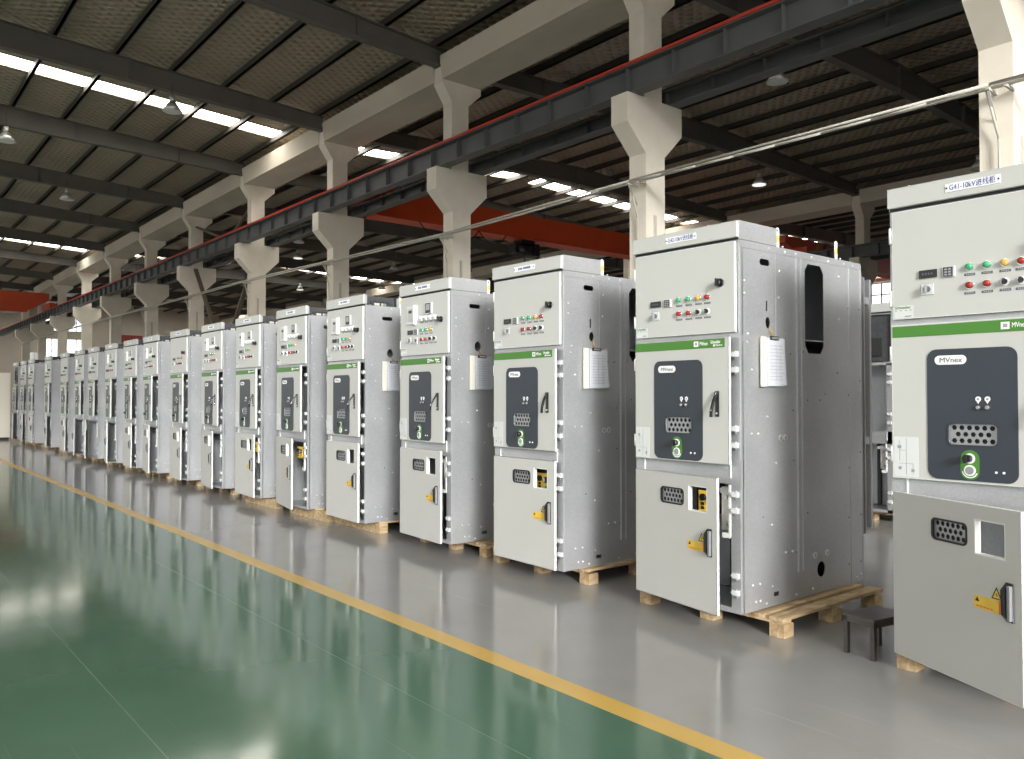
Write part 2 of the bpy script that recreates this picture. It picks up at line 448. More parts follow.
def module_maker():
    m = MB(); m.box(-.030, .030, -.008, 0, -.026, .026, 'label', .002); m.box(-.024, .020, -.010, -.007, -.023, .023, 'trunk')
    for i in range(3):
        for j in range(2): m.box(-.018 + j * .018, -.006 + j * .018, -.0112, -.0098, -.018 + i * .013, -.010 + i * .013, 'hexmesh')
    return m
def rotary_maker():
    m = MB(); m.box(-.030, .030, -.004, 0, -.028, .028, 'chrome', .002); m.box(-.027, .027, -.0048, -.0038, -.025, .025, 'label')
    m.cyl((0, -.005, 0), (0, -.018, 0), .015, 'greyink', 16); m.box(-.005, .005, -.034, -.016, -.020, .020, 'hexmesh', .002); return m
def sticker_maker():
    m = MB(); m.box(-.048, .048, -.001, 0, -.031, .031, 'label')
    m.mesh(text_mesh('Schneider', .02), Matrix.Translation((-.044, -.0012, .022)) @ FRONT, 'green')
    for i in range(4): m.box(-.042 + i * .024, -.034 + i * .024, -.0016, -.0009, .006, .009, 'greyink')
    m.box(.006, .038, -.0016, -.0009, -.024, -.020, 'greyink')
    return m
def relay_maker():
    m = MB(); m.box(-.075, .055, -.012, 0, -.085, .085, 'label', .003); m.box(-.05, .04, -.015, -.011, -.06, .062, 'paint', .002)
    m.box(-.028, .022, -.017, -.014, .018, .045, 'black')
    for i in range(3):
        for j in range(3): m.cyl((-.022 + j * .02, -.014, -.005 - i * .018), (-.022 + j * .02, -.017, -.005 - i * .018), .005, 'hexmesh', 8)
    m.box(.062, .096, -.032, 0, -.092, .088, 'white', .006)
    return m
def meter_maker():
    m = MB(); m.box(-.058, .058, -.012, 0, -.052, .052, 'label', .003); m.box(-.045, .035, -.014, -.011, -.045, .045, 'trunk'); m.box(-.034, .026, -.0148, -.0138, -.018, .036, 'hexmesh')
    for i in range(4): m.box(-.036 + i * .016, -.026 + i * .016, -.016, -.0138, -.038, -.030, 'black')
    return m
def block_maker():
    m = MB(); m.box(-.018, .018, -.022, 0, -.022, .022, 'label', .003); m.box(-.012, .012, -.028, -.02, -.004, .016, 'white', .002); return m
def lock_maker():
    m = MB(); m.cyl((0, 0, 0), (0, -.012, 0), .026, 'black', 18); m.cyl((0, -.012, 0), (0, -.036, 0), .020, 'black', 18, .016); m.box(-.006, .006, -.05, -.03, -.024, .024, 'black', .003); return m
def handle_maker(h=.154, swing=12.):
    def f():
        m = MB()
        m.box(-.014, .014, -.008, 0, -h / 2, h / 2, 'black', .003)
        a = R(swing); top = Vector((0, -.012, h / 2 - .012))
        pts = [top + Vector((-math.sin(a) * t * .35, -math.sin(a) * t, -math.cos(a) * t)) for t in (0, h * .35, h * .72, h * .96)]
        pts[1] += Vector((0, -.010, 0)); pts[2] += Vector((0, -.010, 0))
        for p, q in zip(pts[:-1], pts[1:]): m.bar(p, q, .015, .012, 'black')
        m.bar(pts[0] + Vector((.004, -.007, 0)), pts[2] + Vector((.004, -.007, 0)), .004, .003, 'chrome')
        m.cyl((0, 0, h / 2 - .012), (0, -.02, h / 2 - .012), .010, 'black', 10)
        m.cyl((.0, -.006, -h / 2 + .02), (.0, -.012, -h / 2 + .02), .007, 'chrome', 10)
        return m
    return f
def lowhandle_maker():
    m = MB(); h = .165
    m.box(-.02, .02, -.007, 0, -h / 2, h / 2, 'black', .003)
    m.prism([(-.008, -h / 2 + .006), (-.03, -h / 2 + .03), (-.034, h / 2 - .03), (-.008, h / 2 - .004)], 'x', -.018, -.004, 'black')
    m.box(.0, .018, -.022, -.006, -h / 2 + .008, h / 2 - .01, 'greyplast', .003)
    return m
def slate_maker():
    m = MB(); me = curve_mesh([rrect(.19, .588, .893, 1.516, .045, 6), rrect(.288, .503, 1.06, 1.16, .022, 4)], .004)
    m.mesh(me, Matrix.Translation((0, F - .004, 0)) @ FRONT, 'slate'); return m
def slate_plain_maker():
    m = MB(); m.mesh(curve_mesh([rrect(.19, .588, .893, 1.516, .045, 4)], .004), Matrix.Translation((0, F - .004, 0)) @ FRONT, 'slate'); return m
def pill_maker():
    m = MB(); m.mesh(curve_mesh([rrect(.227, .372, 1.441, 1.485, .0218, 6)], .002), Matrix.Translation((0, F - .006, 0)) @ FRONT, 'white')
    m.mesh(text_mesh('MVnex', .034), Matrix.Translation((.249, F - .0064, 1.462)) @ FRONT @ Matrix.Scale(1.08, 4, (1, 0, 0)), 'greyink'); return m
def hexsheet(x0, x1, z0, z1, r, hr, step, y, deep):
    m = MB(); hs = []; n = max(2, round((z1 - z0) / .0285)); pz = (z1 - z0) / n
    for row in range(n):
        x = x0 + hr + .006 + (step / 2 if row % 2 else 0)
        while x < x1 - hr - .003:
            hs.append(circ(x, z0 + pz * (row + .5), hr, 6)); x += step
    m.mesh(curve_mesh([rrect(x0 - .004, x1 + .004, z0 - .004, z1 + .004, r)] + hs, .002), Matrix.Translation((0, y, 0)) @ FRONT, 'hexmesh')
    m.box(x0 - .01, x1 + .01, y + deep, y + deep + .002, z0 - .01, z1 + .01, 'dark')
    m.box(x0 - .01, x0 - .008, y, y + deep, z0 - .01, z1 + .01, 'dark'); m.box(x1 + .008, x1 + .01, y, y + deep, z0 - .01, z1 + .01, 'dark')
    m.box(x0 - .01, x1 + .01, y, y + deep, z1 + .008, z1 + .01, 'dark'); m.box(x0 - .01, x1 + .01, y, y + deep, z0 - .01, z0 - .008, 'dark')
    return m
def midmesh_maker():
    m = hexsheet(.292, .499, 1.064, 1.156, .020, .0125, .0335, F + .006, .012)
    m.mesh(curve_mesh([rrect(.283, .508, 1.055, 1.165, .026), rrect(.289, .502, 1.061, 1.159, .021)], .006), Matrix.Translation((0, F - .008, 0)) @ FRONT, 'slate'); return m
def lowmesh_maker():
    m = hexsheet(.278, .476, .628, .712, .016, .0125, .031, F + .010, .010)
    m.mesh(curve_mesh([rrect(.268, .486, .618, .722, .026), rrect(.277, .477, .627, .713, .018)], .008), Matrix.Translation((0, F - .004, 0)) @ FRONT, 'black'); return m
def plate_maker():
    m = MB(); y = F - .0055
    m.mesh(curve_mesh([rrect(.341, .424, .898, 1.037, .0410, 8)], .0018), Matrix.Translation((0, y, 0)) @ FRONT, 'green')
    arc = [(.3825 + .036 * math.cos(R(a)), .942 + .036 * math.sin(R(a))) for a in range(190, 355, 15)] + [(.3825 + .031 * math.cos(R(a)), .942 + .031 * math.sin(R(a))) for a in range(340, 185, -15)]
    m.mesh(curve_mesh([arc], .001), Matrix.Translation((0, y - .001, 0)) @ FRONT, 'white')
    m.cyl((.3825, y, .942), (.3825, y - .004, .942), .026, 'white', 20); m.cyl((.3825, y - .004, .942), (.3825, y - .0055, .942), .019, 'hexmesh', 18)
    m.cyl((.3825, y, .998), (.3825, y - .003, .998), .024, 'white', 20)
    m.cyl((.378, y, .998), (.378, y - .030, .998), .018, 'black', 16); m.box(.371, .385, y - .045, y - .028, .978, 1.018, 'black', .003)
    return m
def mark_maker():
    m = MB(); y = F - .004
    m.cyl((0, y, 0), (0, y - .002, 0), .0125, 'white', 16); m.prism([(-.006, -.011), (.006, -.011), (0, -.022)], 'y', y - .002, y, 'white')
    m.cyl((0, y - .002, .0), (0, y - .003, 0), .006, 'hexmesh', 10); return m
def button_maker():
    m = MB(); y = F - .004
    m.cyl((0, y, 0), (0, y - .005, 0), .013, 'trunk', 16); m.cyl((0, y - .005, 0), (0, y - .014, 0), .010, 'hexmesh', 16, .007); return m
def dots_maker():
    m = MB(); y = F - .004
    for x in (.496, .528): m.cyl((x, y, .94), (x, y - .003, .94), .0058, 'white', 10)
    return m
def diagram_maker():
    m = MB(); m.box(.022, .144, F - .0008, F, .890, 1.088, 'label')
    for a in ((.05, .052, .97, 1.07), (.083, .085, .9, 1.08), (.05, .118, .955, .957), (.05, .085, 1.02, 1.022), (.116, .118, .9, .957), (.045, .06, .925, .94), (.108, .124, .915, .93), (.04, .06, 1.03, 1.045)):
        m.box(a[0], a[1], F - .0013, F - .0007, a[2], a[3], 'hexmesh')
    return m
def strip_maker():
    m = MB(); m.box(.020, .757, F - .0012, F, 1.583, 1.638, 'green')
    m.box(.521, .557, F - .0022, F - .001, 1.595, 1.628, 'white'); m.box(.530, .549, F - .0027, F - .002, 1.603, 1.620, 'hexmesh')
    m.mesh(text_mesh('MVnex', .033), Matrix.Translation((.566, F - .0018, 1.611)) @ FRONT @ Matrix.Scale(.68, 4, (1, 0, 0)), 'white')
    m.mesh(text_mesh('Schneider', .028), Matrix.Translation((.652, F - .0018, 1.617)) @ FRONT @ Matrix.Scale(.66, 4, (1, 0, 0)), 'white')
    m.mesh(text_mesh('Electric', .017), Matrix.Translation((.690, F - .0018, 1.597)) @ FRONT, 'white')
    m.cyl((.678, F - .001, 1.597), (.678, F - .0022, 1.597), .007, 'white', 10)
    return m
def strip_far_maker():
    m = MB(); m.box(.020, .757, F - .0012, F, 1.583, 1.638, 'green'); m.box(.521, .557, F - .0022, F - .001, 1.595, 1.628, 'white')
    m.box(.57, .64, F - .0022, F - .001, 1.606, 1.618, 'white'); m.box(.66, .74, F - .0022, F - .001, 1.608, 1.620, 'white')
    return m
def warn_maker():
    m = MB(); y = F - .001
    m.box(.506, .640, y, F, .362, .418, 'yellow'); m.box(.640, .668, y, F, .362, .418, 'orange')
    m.mesh(curve_mesh([[(.605, .425), (.655, .425), (.630, .472)]], .0012), Matrix.Translation((0, y, 0)) @ FRONT, 'yellow')
    m.mesh(curve_mesh([[(.602, .423), (.658, .423), (.630, .476)], [(.609, .427), (.651, .427), (.630, .466)]], .0006), Matrix.Translation((0, y - .0006, 0)) @ FRONT, 'black')
    m.mesh(curve_mesh([[(.630, .452), (.625, .440), (.633, .441), (.628, .431)] + [(.637, .444), (.630, .443)]], .0006), Matrix.Translation((0, y - .0007, 0)) @ FRONT, 'black')
    m.mesh(curve_mesh([[(.513, .392), (.537, .392), (.525, .412)]], .0006), Matrix.Translation((0, y - .0007, 0)) @ FRONT, 'black')
    for i in range(5): m.box(.520 + i * .019, .533 + i * .019, y - .0006, y, .370, .376, 'orange')
    return m
def winframe_maker():
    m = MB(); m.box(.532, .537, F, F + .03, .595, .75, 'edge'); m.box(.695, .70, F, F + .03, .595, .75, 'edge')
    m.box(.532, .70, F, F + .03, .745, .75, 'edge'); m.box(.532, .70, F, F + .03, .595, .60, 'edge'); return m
def opblock_maker():
    m = MB(); m.box(.47, .64, .03, .10, .57, .77, 'black', .004)
    m.box(.49, .635, .022, .032, .575, .705, 'yellow', .003)
    m.cyl((.53, .022, .665), (.53, .008, .665), .022, 'black', 16); m.cyl((.60, .022, .655), (.60, .006, .655), .024, 'black', 16); m.box(.592, .608, -.004, .008, .64, .67, 'chrome')
    for z in (.60, .625): m.box(.515, .535, .016, .022, z - .009, z + .009, 'black')
    m.box(.585, .605, .018, .022, .595, .61, 'grn'); return m
def bracket_maker():
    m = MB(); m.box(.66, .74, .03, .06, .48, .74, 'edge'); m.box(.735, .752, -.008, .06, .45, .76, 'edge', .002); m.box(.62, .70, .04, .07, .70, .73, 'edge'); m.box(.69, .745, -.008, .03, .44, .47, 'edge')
    m.cyl((.70, .03, .52), (.70, .01, .52), .012, 'zinc', 10); m.cyl((.70, .03, .68), (.70, .01, .68), .012, 'zinc', 10); return m
def hinge_maker():
    m = MB(); m.cyl((-.002, F + .008, -.04), (-.002, F + .008, .04), .008, 'white', 10); m.box(-.006, .012, F + .004, F + .028, -.035, .035, 'white'); return m
def nameplate_maker():
    m = MB(); m.box(.284, .527, -.0365, -.034, 2.268, 2.308, 'white', .0008)
    for x in (.291, .520): m.cyl((x, -.0365, 2.288), (x, -.039, 2.288), .0045, 'black', 8)
    return m

PLATE = {41: 'G41-10kV进线柜', 40: 'G42-10kV进线柜'}

def cabinet(num, x0, y0, label, var='A', cover='closed', lod=0, low=3., mid=2.5, lv=0., op=False, swing=12., recess=False, bare=False):
    root = empty('switchgear_cabinet', (x0, y0, PAL), label, 'switchgear cabinet', 'switchgear cabinets in the long row' if num else 'switchgear cabinets behind the front row')
    l = min(lod, 2)
    dk = bool(num and num < 38)
    child(('body', dk), 'cabinet_body', root, lambda: make_body(dk))
    child(('side', var, l), 'side_panel', root, lambda: make_side(var, l))
    if lod == 0: child('post', 'rear_post', root, make_rear_post)
    if lod == 0:
        for y in (.412, 1.115): child('eye', 'lifting_eye', root, make_lifting_eye, (W - .012, y, HT))
        child('eye', 'lifting_eye', root, make_lifting_eye, (.006, .394, HT))
    for z in (1.541, 1.448, 1.096, .998, .706, .609, .224, .124):
        child('latch', 'latch_bracket', root, make_latch, (.785, 0, z))
    cv = child(('cover', cover, lod > 1), 'top_cover', root, lambda: make_cover(cover, lod))
    np_ = child('plate', 'nameplate', cv, nameplate_maker)
    if num in PLATE: 
        lettering('nameplate_lettering', PLATE[num], .036, .405, -.0372, 2.287, 'ink', cv, 'CENTER', xs=.80)
    elif lod < 2:
        def g():
            m = MB()
            for i in range(3): m.box(.335 + i * .017, .348 + i * .017, -.0372, -.0365, 2.279, 2.297, 'ink')
            for i in range(7): m.box(.394 + i * .013, .404 + i * .013, -.0372, -.0365, 2.280, 2.298, 'ink')
            return m
        child('farletters', 'nameplate_lettering', cv, g)
    if cover == 'open': child('trunk', 'wiring_trunk', root, make_trunk)
    # ---- upper (low voltage) door
    if not recess:
        d = child('lvdoor', 'upper_door', root, lambda: sheet_door(.023, .803, 1.675, 2.216))
        if lv: d.location = (.023, F, 0); d.rotation_euler.z = -R(lv)
        P = lambda k, n, mk, x, z: child(k, n, d, mk, (x, F, z))
        if lod < 2:
            P('rotary', 'rotary_switch', rotary_maker, .196 if var == 'A' else .18, 1.812)
            P('display', 'digital_display', display_maker, .199, 1.887); P('module', 'relay_module', module_maker, .296, 1.886)
            xs = [.388, .464, .540, .607]
            for i, c in enumerate(('grn', 'grn', 'amb', 'red') if var == 'A' else ('grn', 'grn', 'amb')):
                P(c, 'indicator_light', lamp_maker(c), xs[i], 1.899)
                if lod == 0: P('legend', 'legend_plate', legend_maker, xs[i], 1.863)
            for i in range(2):
                P('red', 'push_button', lamp_maker('red'), xs[i], 1.812); P('knob', 'selector_knob', knob_maker, xs[i + 2], 1.812)
                if lod == 0:
                    for j in (i, i + 2): P('legend', 'legend_plate', legend_maker, xs[j], 1.775)
            P('sticker', 'rating_sticker', sticker_maker, .078, 1.710)
            if var == 'B': P('rotary', 'rotary_switch', rotary_maker, .292, 1.807)
        else:
            def row():
                m = MB(); m.box(.15, .32, F - .02, F, 1.79, 1.835, 'trunk'); m.box(.36, .48, F - .02, F, 1.795, 1.83, 'red'); m.box(.50, .62, F - .02, F, 1.80, 1.825, 'black'); m.box(.37, .56, F - .02, F, 1.885, 1.915, 'grn'); return m
            child('lvrow', 'control_row', d, row)
        P('lock', 'door_lock', lock_maker, .702, 1.976)
        if var == 'B':
            P('relay', 'protection_relay', relay_maker, .215, 2.045); P('meter', 'panel_meter', meter_maker, .508, 2.09)
            if lod < 2:
                for i in range(4):
                    P('block', 'test_block', block_maker, .392 + i * .073, 2.003)
                    if lod == 0: P('legend', 'legend_plate', legend_maker, .392 + i * .073, 1.968)
    else:
        def rc():
            m = MB(); m.box(.03, .79, .02, .03, 1.69, 2.2, 'trunk'); m.box(.1, .3, 0, .02, 1.8, 2.1, 'dark'); m.box(.4, .7, 0, .02, 1.75, 1.95, 'dark'); return m
        child('recess', 'mounting_plate', root, rc)
    if lod == 0:
        for z in (1.78, 2.10, 1.50, 1.0): child('hinge', 'door_hinge', root, hinge_maker, (.012, 0, z))
    if bare:
        child('brk', 'latch_frame', root, bracket_maker)
        return root
    # ---- middle door, hinged on its left edge
    if lod < 2: hole = [rrect(.288, .503, 1.06, 1.16, .022, 4)]
    else: hole = []
    md = child(('mdoor', lod < 2), 'middle_door', root, lambda: sheet_door(.016, .785, .883, 1.645, hole))
    hg = Vector((.016, F, 0))
    def on(door, key, name, mk, x=0, y=0, z=0):
        return child(key, name, door, mk, (x, y, z))
    on(md, 'slate' if lod < 2 else 'slate_far', 'mimic_panel', slate_maker if lod < 2 else slate_plain_maker)
    on(md, 'strip' if lod == 0 else 'strip_far', 'brand_strip', strip_maker if lod == 0 else strip_far_maker)
    on(md, ('handle', swing), 'door_handle', handle_maker(.154, swing), .702 - (.0 if swing < 20 else .0), F, 1.245)
    if lod < 2:
        on(md, 'pill', 'badge', pill_maker); on(md, 'midmesh', 'perforated_window', midmesh_maker); on(md, 'oplate', 'operating_plate', plate_maker)
        on(md, 'diagram', 'wiring_diagram', diagram_maker)
        for x in (.422, .462):
            on(md, 'mark', 'position_mark', mark_maker, x, 0, 1.276); on(md, 'button', 'push_button', button_maker, x, 0, 1.237)
        if lod == 0: on(md, 'dots', 'voltage_socket', dots_maker)
    else:
        def fm():
            m = MB(); y = F - .004
            m.box(.23, .37, y - .003, y, 1.44, 1.485, 'white'); m.box(.29, .50, y - .004, y, 1.06, 1.16, 'hexmesh'); m.box(.345, .42, y - .003, y, .90, 1.035, 'green'); m.box(.41, .475, y - .004, y, 1.23, 1.29, 'white'); return m
        child('farmid', 'operating_plate', md, fm)
    md.location = hg - Matrix.Rotation(-R(mid), 3, 'Z') @ hg; md.rotation_euler.z = -R(mid)
    # ---- lower door
    hl = [rect(.532, .700, .595, .750), rrect(.280, .490, .622, .718, .022)] if lod < 2 else [rect(.532, .700, .595, .750)]
    ld = child(('ldoor', lod < 2), 'lower_door', root, lambda: sheet_door(.016, .778, .008, .812, hl))
    on(ld, 'winframe', 'window_frame', winframe_maker)
    if lod < 2: on(ld, 'lowmesh', 'perforated_window', lowmesh_maker, .008)
    else:
        def lm():
            m = MB(); m.box(.27, .48, F - .004, F, .62, .72, 'trunk'); return m
        on(ld, 'lowmesh_far', 'perforated_window', lm)
    on(ld, 'warn', 'warning_sticker', warn_maker, .022); on(ld, 'lowhandle', 'door_handle', lowhandle_maker, .722, F, .425)
    ld.location = hg - Matrix.Rotation(-R(low), 3, 'Z') @ hg; ld.rotation_euler.z = -R(low)
    if op: child('op', 'operating_block', root, opblock_maker)
    if low > 3: child('brk', 'latch_frame', root, bracket_maker)
    return root

XR = {41: -1.169, 40: -2.895, 39: -4.43, 38: -5.87, 37: -7.39, 36: -8.725, 35: -10.07, 34: -11.42, 33: -12.91, 32: -14.45, 31: -15.74, 30: -17.15, 29: -18.63, 28: -19.95, 27: -21.53, 26: -23.55, 25: -26.0, 24: -27.3, 23: -28.7}
LOW = {41: 25.75, 40: 10.25, 39: 2.2, 38: 4.5, 37: 2.7, 36: 11, 35: 4, 34: 8.25, 33: 5.5, 32: 8.5, 31: 4.75, 30: 10.5, 29: 16, 28: 12.25, 27: 3.25, 26: 6.5, 25: 1.5, 24: 5, 23: 9}
MID = {41: 0.6, 40: 2.6, 39: 2.2, 38: 2.75, 37: 2.7, 36: 3.75, 35: 2.5, 34: 3.5, 33: 4, 32: 6, 31: 5.5, 30: 6, 29: 4.25, 28: 3.75, 27: 2.5, 26: 3, 25: 2, 24: 3, 23: 3}
ORD = {41: 'first', 40: 'second', 39: 'third', 38: 'fourth', 37: 'fifth', 36: 'sixth', 35: 'seventh', 34: 'eighth', 33: 'ninth', 32: 'tenth', 31: 'eleventh', 30: 'twelfth', 29: 'thirteenth', 28: 'fourteenth', 27: 'fifteenth', 26: 'sixteenth', 25: 'seventeenth', 24: 'eighteenth', 23: 'nineteenth'}
LAB = {
    41: 'grey switchgear cabinet cut off by the right edge, its G41 nameplate readable',
    40: 'grey switchgear cabinet second from the right, whole galvanised side and slotted window showing',
    39: 'grey switchgear cabinet third from the right, doors shut, yellow block behind its lower window',
    38: 'grey switchgear cabinet fourth from the right, white relay on top door, side clipboard',
    37: 'grey switchgear cabinet fifth from the right, wiring open at its top, side clipboard',
    36: 'grey switchgear cabinet sixth from the right, lower door standing open',
    35: 'grey switchgear cabinet seventh from the right, on a skid with a timber front beam',
    34: 'grey switchgear cabinet eighth from the right, narrow open lower door',
    33: 'grey switchgear cabinet ninth from the right, upper door nearly bare',
    29: 'distant switchgear cabinet thirteenth from the right, lower door swung widest',
    23: 'farthest switchgear cabinet of the row, its upper door missing, dark recess showing',
}
for n, xr in XR.items():
    var = 'A' if n in (41, 40, 39, 33, 27) else 'B'
    lod = 0 if n >= 37 else 1 if n >= 31 else 2
    lab = LAB.get(n, 'distant grey switchgear cabinet, %s from the right in the long row' % ORD[n])
    cabinet(n, xr - W, D, lab, var, 'closed' if n >= 38 else 'open', lod, LOW[n], MID[n], op=n in (40, 39, 36, 35), swing=24. if n in (38, 37, 36) else 14., recess=(n == 23))
# back row glimpsed through the gap beside the G41 cabinet
cabinet(0, -5.15, 9.0, 'doorless unfinished switchgear cabinet glimpsed between the first and second cabinets, farther back', 'B', 'closed', 1, recess=True, bare=True)

# ------------------------------------------------------------------ pallets
def pallet(x0, w, y0, length, label, skid=False, grp='wooden pallets under the cabinets'):
    root = empty('wooden_pallet', (x0, y0, 0), label, 'pallet', grp)
    t = .02; hb = PAL - t
    if not skid:
        def pk():
            return MB().box(0, .095, 0, 1.19, hb, PAL, 'wood', .002)
        for i, x in enumerate((0, .13, .36, .60, .84, w - .235, w - .10)):
            child('plank', 'plank', root, pk, (x, 0, 0))
        def cb(): return MB().box(0, 1.105, 0, .09, hb - .018, hb, 'wood', .002)
        for y in (0.005, .55, 1.09): child('cross', 'cross_board', root, cb, (0, y, 0))
        def bk(): return MB().box(0, .10, 0, .10, 0, hb - .018, 'wood', .002)
        for x in (.0, w / 2 - .05, w - .105):
            for y in (0.01, .55, 1.08): child('pallet_block', 'block', root, bk, (x, y, 0))
    else:
        def bm_(): return MB().box(0, 1.0, 0, .1, 0, hb, 'wood', .003)
        for y in (0, .52, 1.05): child('beam', 'beam', root, bm_, (0, y, 0))
        def p2(): return MB().box(0, .12, 0, 1.18, hb, PAL, 'wood', .002)
        for x in (0, .29, .58, .88): child('plank2', 'plank', root, p2, (x, 0, 0))
    return root
for n, xr in XR.items():
    x0 = xr - W
    lab = {41: 'pale wooden pallet under the cabinet at the right edge, one block showing',
           40: 'pale wooden pallet with planks sticking out beside the second cabinet from the right',
           39: 'weathered wooden pallet under the third cabinet from the right'}.get(n, 'wooden %s under the %s cabinet from the right' % ('skid with a solid front beam' if n in (37, 36, 35) else 'pallet', ORD[n]))
    if n == 41: pallet(x0 - .052, 1.11, D + .118, 1.2, lab)
    elif n == 40: pallet(x0 - .085, 1.115, D + .11, 1.2, lab)
    elif n == 39: pallet(x0 - .28, 1.16, D + .19, 1.2, lab)
    elif n == 38: pallet(x0 - .06, 1.06, D + .24, 1.2, lab)
    else: pallet(x0 - .17 if n == 37 else x0 + .12 if n == 36 else x0 + .05, 1.0, D + (.16 if n == 37 else .10 if n in (36, 35) else .22), 1.2, lab, skid=n >= 35)
pallet(-5.2, 1.1, 9.1, 1.2, 'wooden pallet under the unfinished cabinet behind the front row')

# ------------------------------------------------------------------ clipboards hanging on the cabinet sides
def clipboard(xr, label, yy=.185):
    root = empty('clipboard', (xr + .004, D + yy, PAL + 1.65), label, 'clipboard', 'clipboards on the cabinet sides')
    def board(): return MB().box(.006, .012, .0, .25, -.30, .0, 'card', .001)
    def spine(): return MB().box(.012, .026, -.004, .045, -.302, .004, 'card', .003)
    def sheets():
        m = MB()
        a = [(.055, -.004), (.245, -.004), (.252, -.15), (.268, -.292), (.055, -.298)]
        m.prism([(y, z) for y, z in a], 'x', .016, .022, 'paper')
        for i in range(11): m.box(.022, .0224, .075, .215 + .01 * (i % 3), -.05 - i * .021, -.047 - i * .021, 'hexmesh')
        for y in (.10, .15, .20): m.box(.022, .0224, y, y + .001, -.262, -.04, 'hexmesh')
        return m
    def clip():
        m = MB(); m.box(.02, .028, .085, .175, -.014, .010, 'black', .002); m.box(.026, .031, .097, .163, -.008, .004, 'zinc'); return m
    def string(): return MB().cyl((.02, .12, .01), (.002, .105, .062), .0022, 'amb', 6).cyl((.02, .135, .01), (.002, .105, .062), .0022, 'amb', 6)
    child('cb', 'board', root, board); child('cs', 'folder_spine', root, spine); child('csh', 'paper_sheets', root, sheets); child('cc', 'clip', root, clip); child('cst', 'cord', root, string)
for n in (40, 39, 38, 37):
    clipboard(XR[n], 'clipboard with papers hanging on the side of the %s cabinet from the right' % ORD[n])

# ------------------------------------------------------------------ stool
st = empty('step_stool', (-2.352, 4.29, 0), 'small dark steel stool standing between the two nearest cabinets', 'stool', rz=-R(10.5))
sx0, sx1, sy0, sy1 = 0, .195, 0, .29
MB().box(sx0 - .006, sx1 + .006, sy0 - .006, sy1 + .006, .204, .22, 'stool', .003).build('seat', st)
MB().box(sx0, sx1, sy0, sy0 + .006, .175, .204, 'stool').box(sx0, sx1, sy1 - .006, sy1, .175, .204, 'stool').box(sx0, sx0 + .006, sy0, sy1, .175, .204, 'stool').box(sx1 - .006, sx1, sy0, sy1, .175, .204, 'stool').build('apron', st)
for x in (sx0, sx1 - .025):
    for y in (sy0, sy1 - .025): MB().box(x, x + .025, y, y + .025, 0, .204, 'stool', .002).build('leg', st)

# ------------------------------------------------------------------ the hall: floor
XE, XW = 5., -82.
ROW0, ROW1, ROW2, ROW3 = -7.8, 10.95, 29.75, 48.5
fl = struct(MB().box(XW - 1, XE, ROW0 - .4, ROW3 + .3, -.3, 0, 'floor_grey').build('floor'))
M['joint'] = mat('pale_floor_joint', (.15, .23, .17), .4)
struct(MB().box(XW, XE - .02, ROW0 - .2, 2.68, 0, .002, 'floor_green').box(-30, XE - .02, 2.0840, 2.0858, .001, .0025, 'joint').box(-30, XE - .02, .9965, .998, .001, .0025, 'joint').build('floor_walkway'))
tag(MB().box(XW, XE - .02, 2.664, 2.790, 0.0, .0035, 'floor_yellow').build('floor_marking_line'), 'yellow painted line between the green walkway and the grey floor', 'floor marking')
struct(MB().box(-140, 70, -110, 90, -.5, -.31, 'ground').build('ground'))

# ------------------------------------------------------------------ columns
T = {'A': -.328, 'B': -.84, 'C': -1.356, 'D': -1.88, 'E': -2.413, 'F': -2.966, 'G': -3.517, 'H': -4.088, 'I': -4.665, 'J': -5.275, 'K': -5.9, 'L': -6.5}
CX = {k: v * 11.2 for k, v in T.items()}          # x of the +X face of every column
CORB = [(-.71, 6.60), (-.71, 6.10), (-.25, 5.635), (-.25, 0), (.25, 0), (.25, 5.635), (.72, 6.09), (.72, 6.60)]
HEAD = [(-.27, 6.6), (.20, 6.6), (.20, 8.14), (.56, 8.47), (.56, 8.90), (-.53, 8.92), (-.53, 8.55), (-.27, 8.16)]
def column_mesh():
    m = MB(); m.prism(CORB, 'x', -.38, 0, 'concrete'); m.prism(HEAD, 'x', -.36, -.02, 'concrete'); return m
corder = list(CX)
cnames = ['first', 'second', 'third', 'fourth', 'fifth', 'sixth', 'seventh', 'eighth', 'ninth', 'tenth', 'eleventh', 'twelfth']
for k, nm in zip(corder, cnames):
    o = child('column', 'concrete_column', None, column_mesh, (CX[k], ROW1, 0))
    lb = {'A': 'cream concrete column rising behind the G41 cabinet at the right edge', 'B': 'cream concrete column with broad bracket behind the second cabinet from the right',
          'C': 'cream concrete column third from the right, beside the orange crane girder', 'E': 'warm lit cream concrete column fifth from the right'}.get(k, 'cream concrete column, %s from the right in the near row' % nm)
    tag(o, lb, 'column', 'concrete columns behind the cabinets')
for k in ('B', 'C', 'D', 'E', 'F', 'G'):
    o = child('column', 'concrete_column', None, column_mesh, (CX[k], ROW2, 0))
    if k == 'C': tag(o, 'far concrete column glimpsed above the gap beside the G41 cabinet', 'column', 'concrete columns of the far row')
    else: tag(o, 'concrete column of the far row, mostly hidden behind cabinets and near columns', 'column', 'concrete columns of the far row')

# gutters on the column heads
GUT = [(-.49, 8.62), (.58, 8.62), (.62, 9.12), (.50, 9.12), (.47, 8.72), (-.40, 8.72), (-.44, 9.12), (-.56, 9.12)]
def gutter(row, x0, x1):
    return struct(MB().prism([(row + y - .05, z) for y, z in GUT], 'x', x0, x1, 'gutter').build('roof_gutter'))
xs = [XE] + [CX[k] for k in corder] + [XW]
for row in (ROW1, ROW2):
    for a, b in zip(xs[:-1], xs[1:]): gutter(row, b - .02, a - .34)

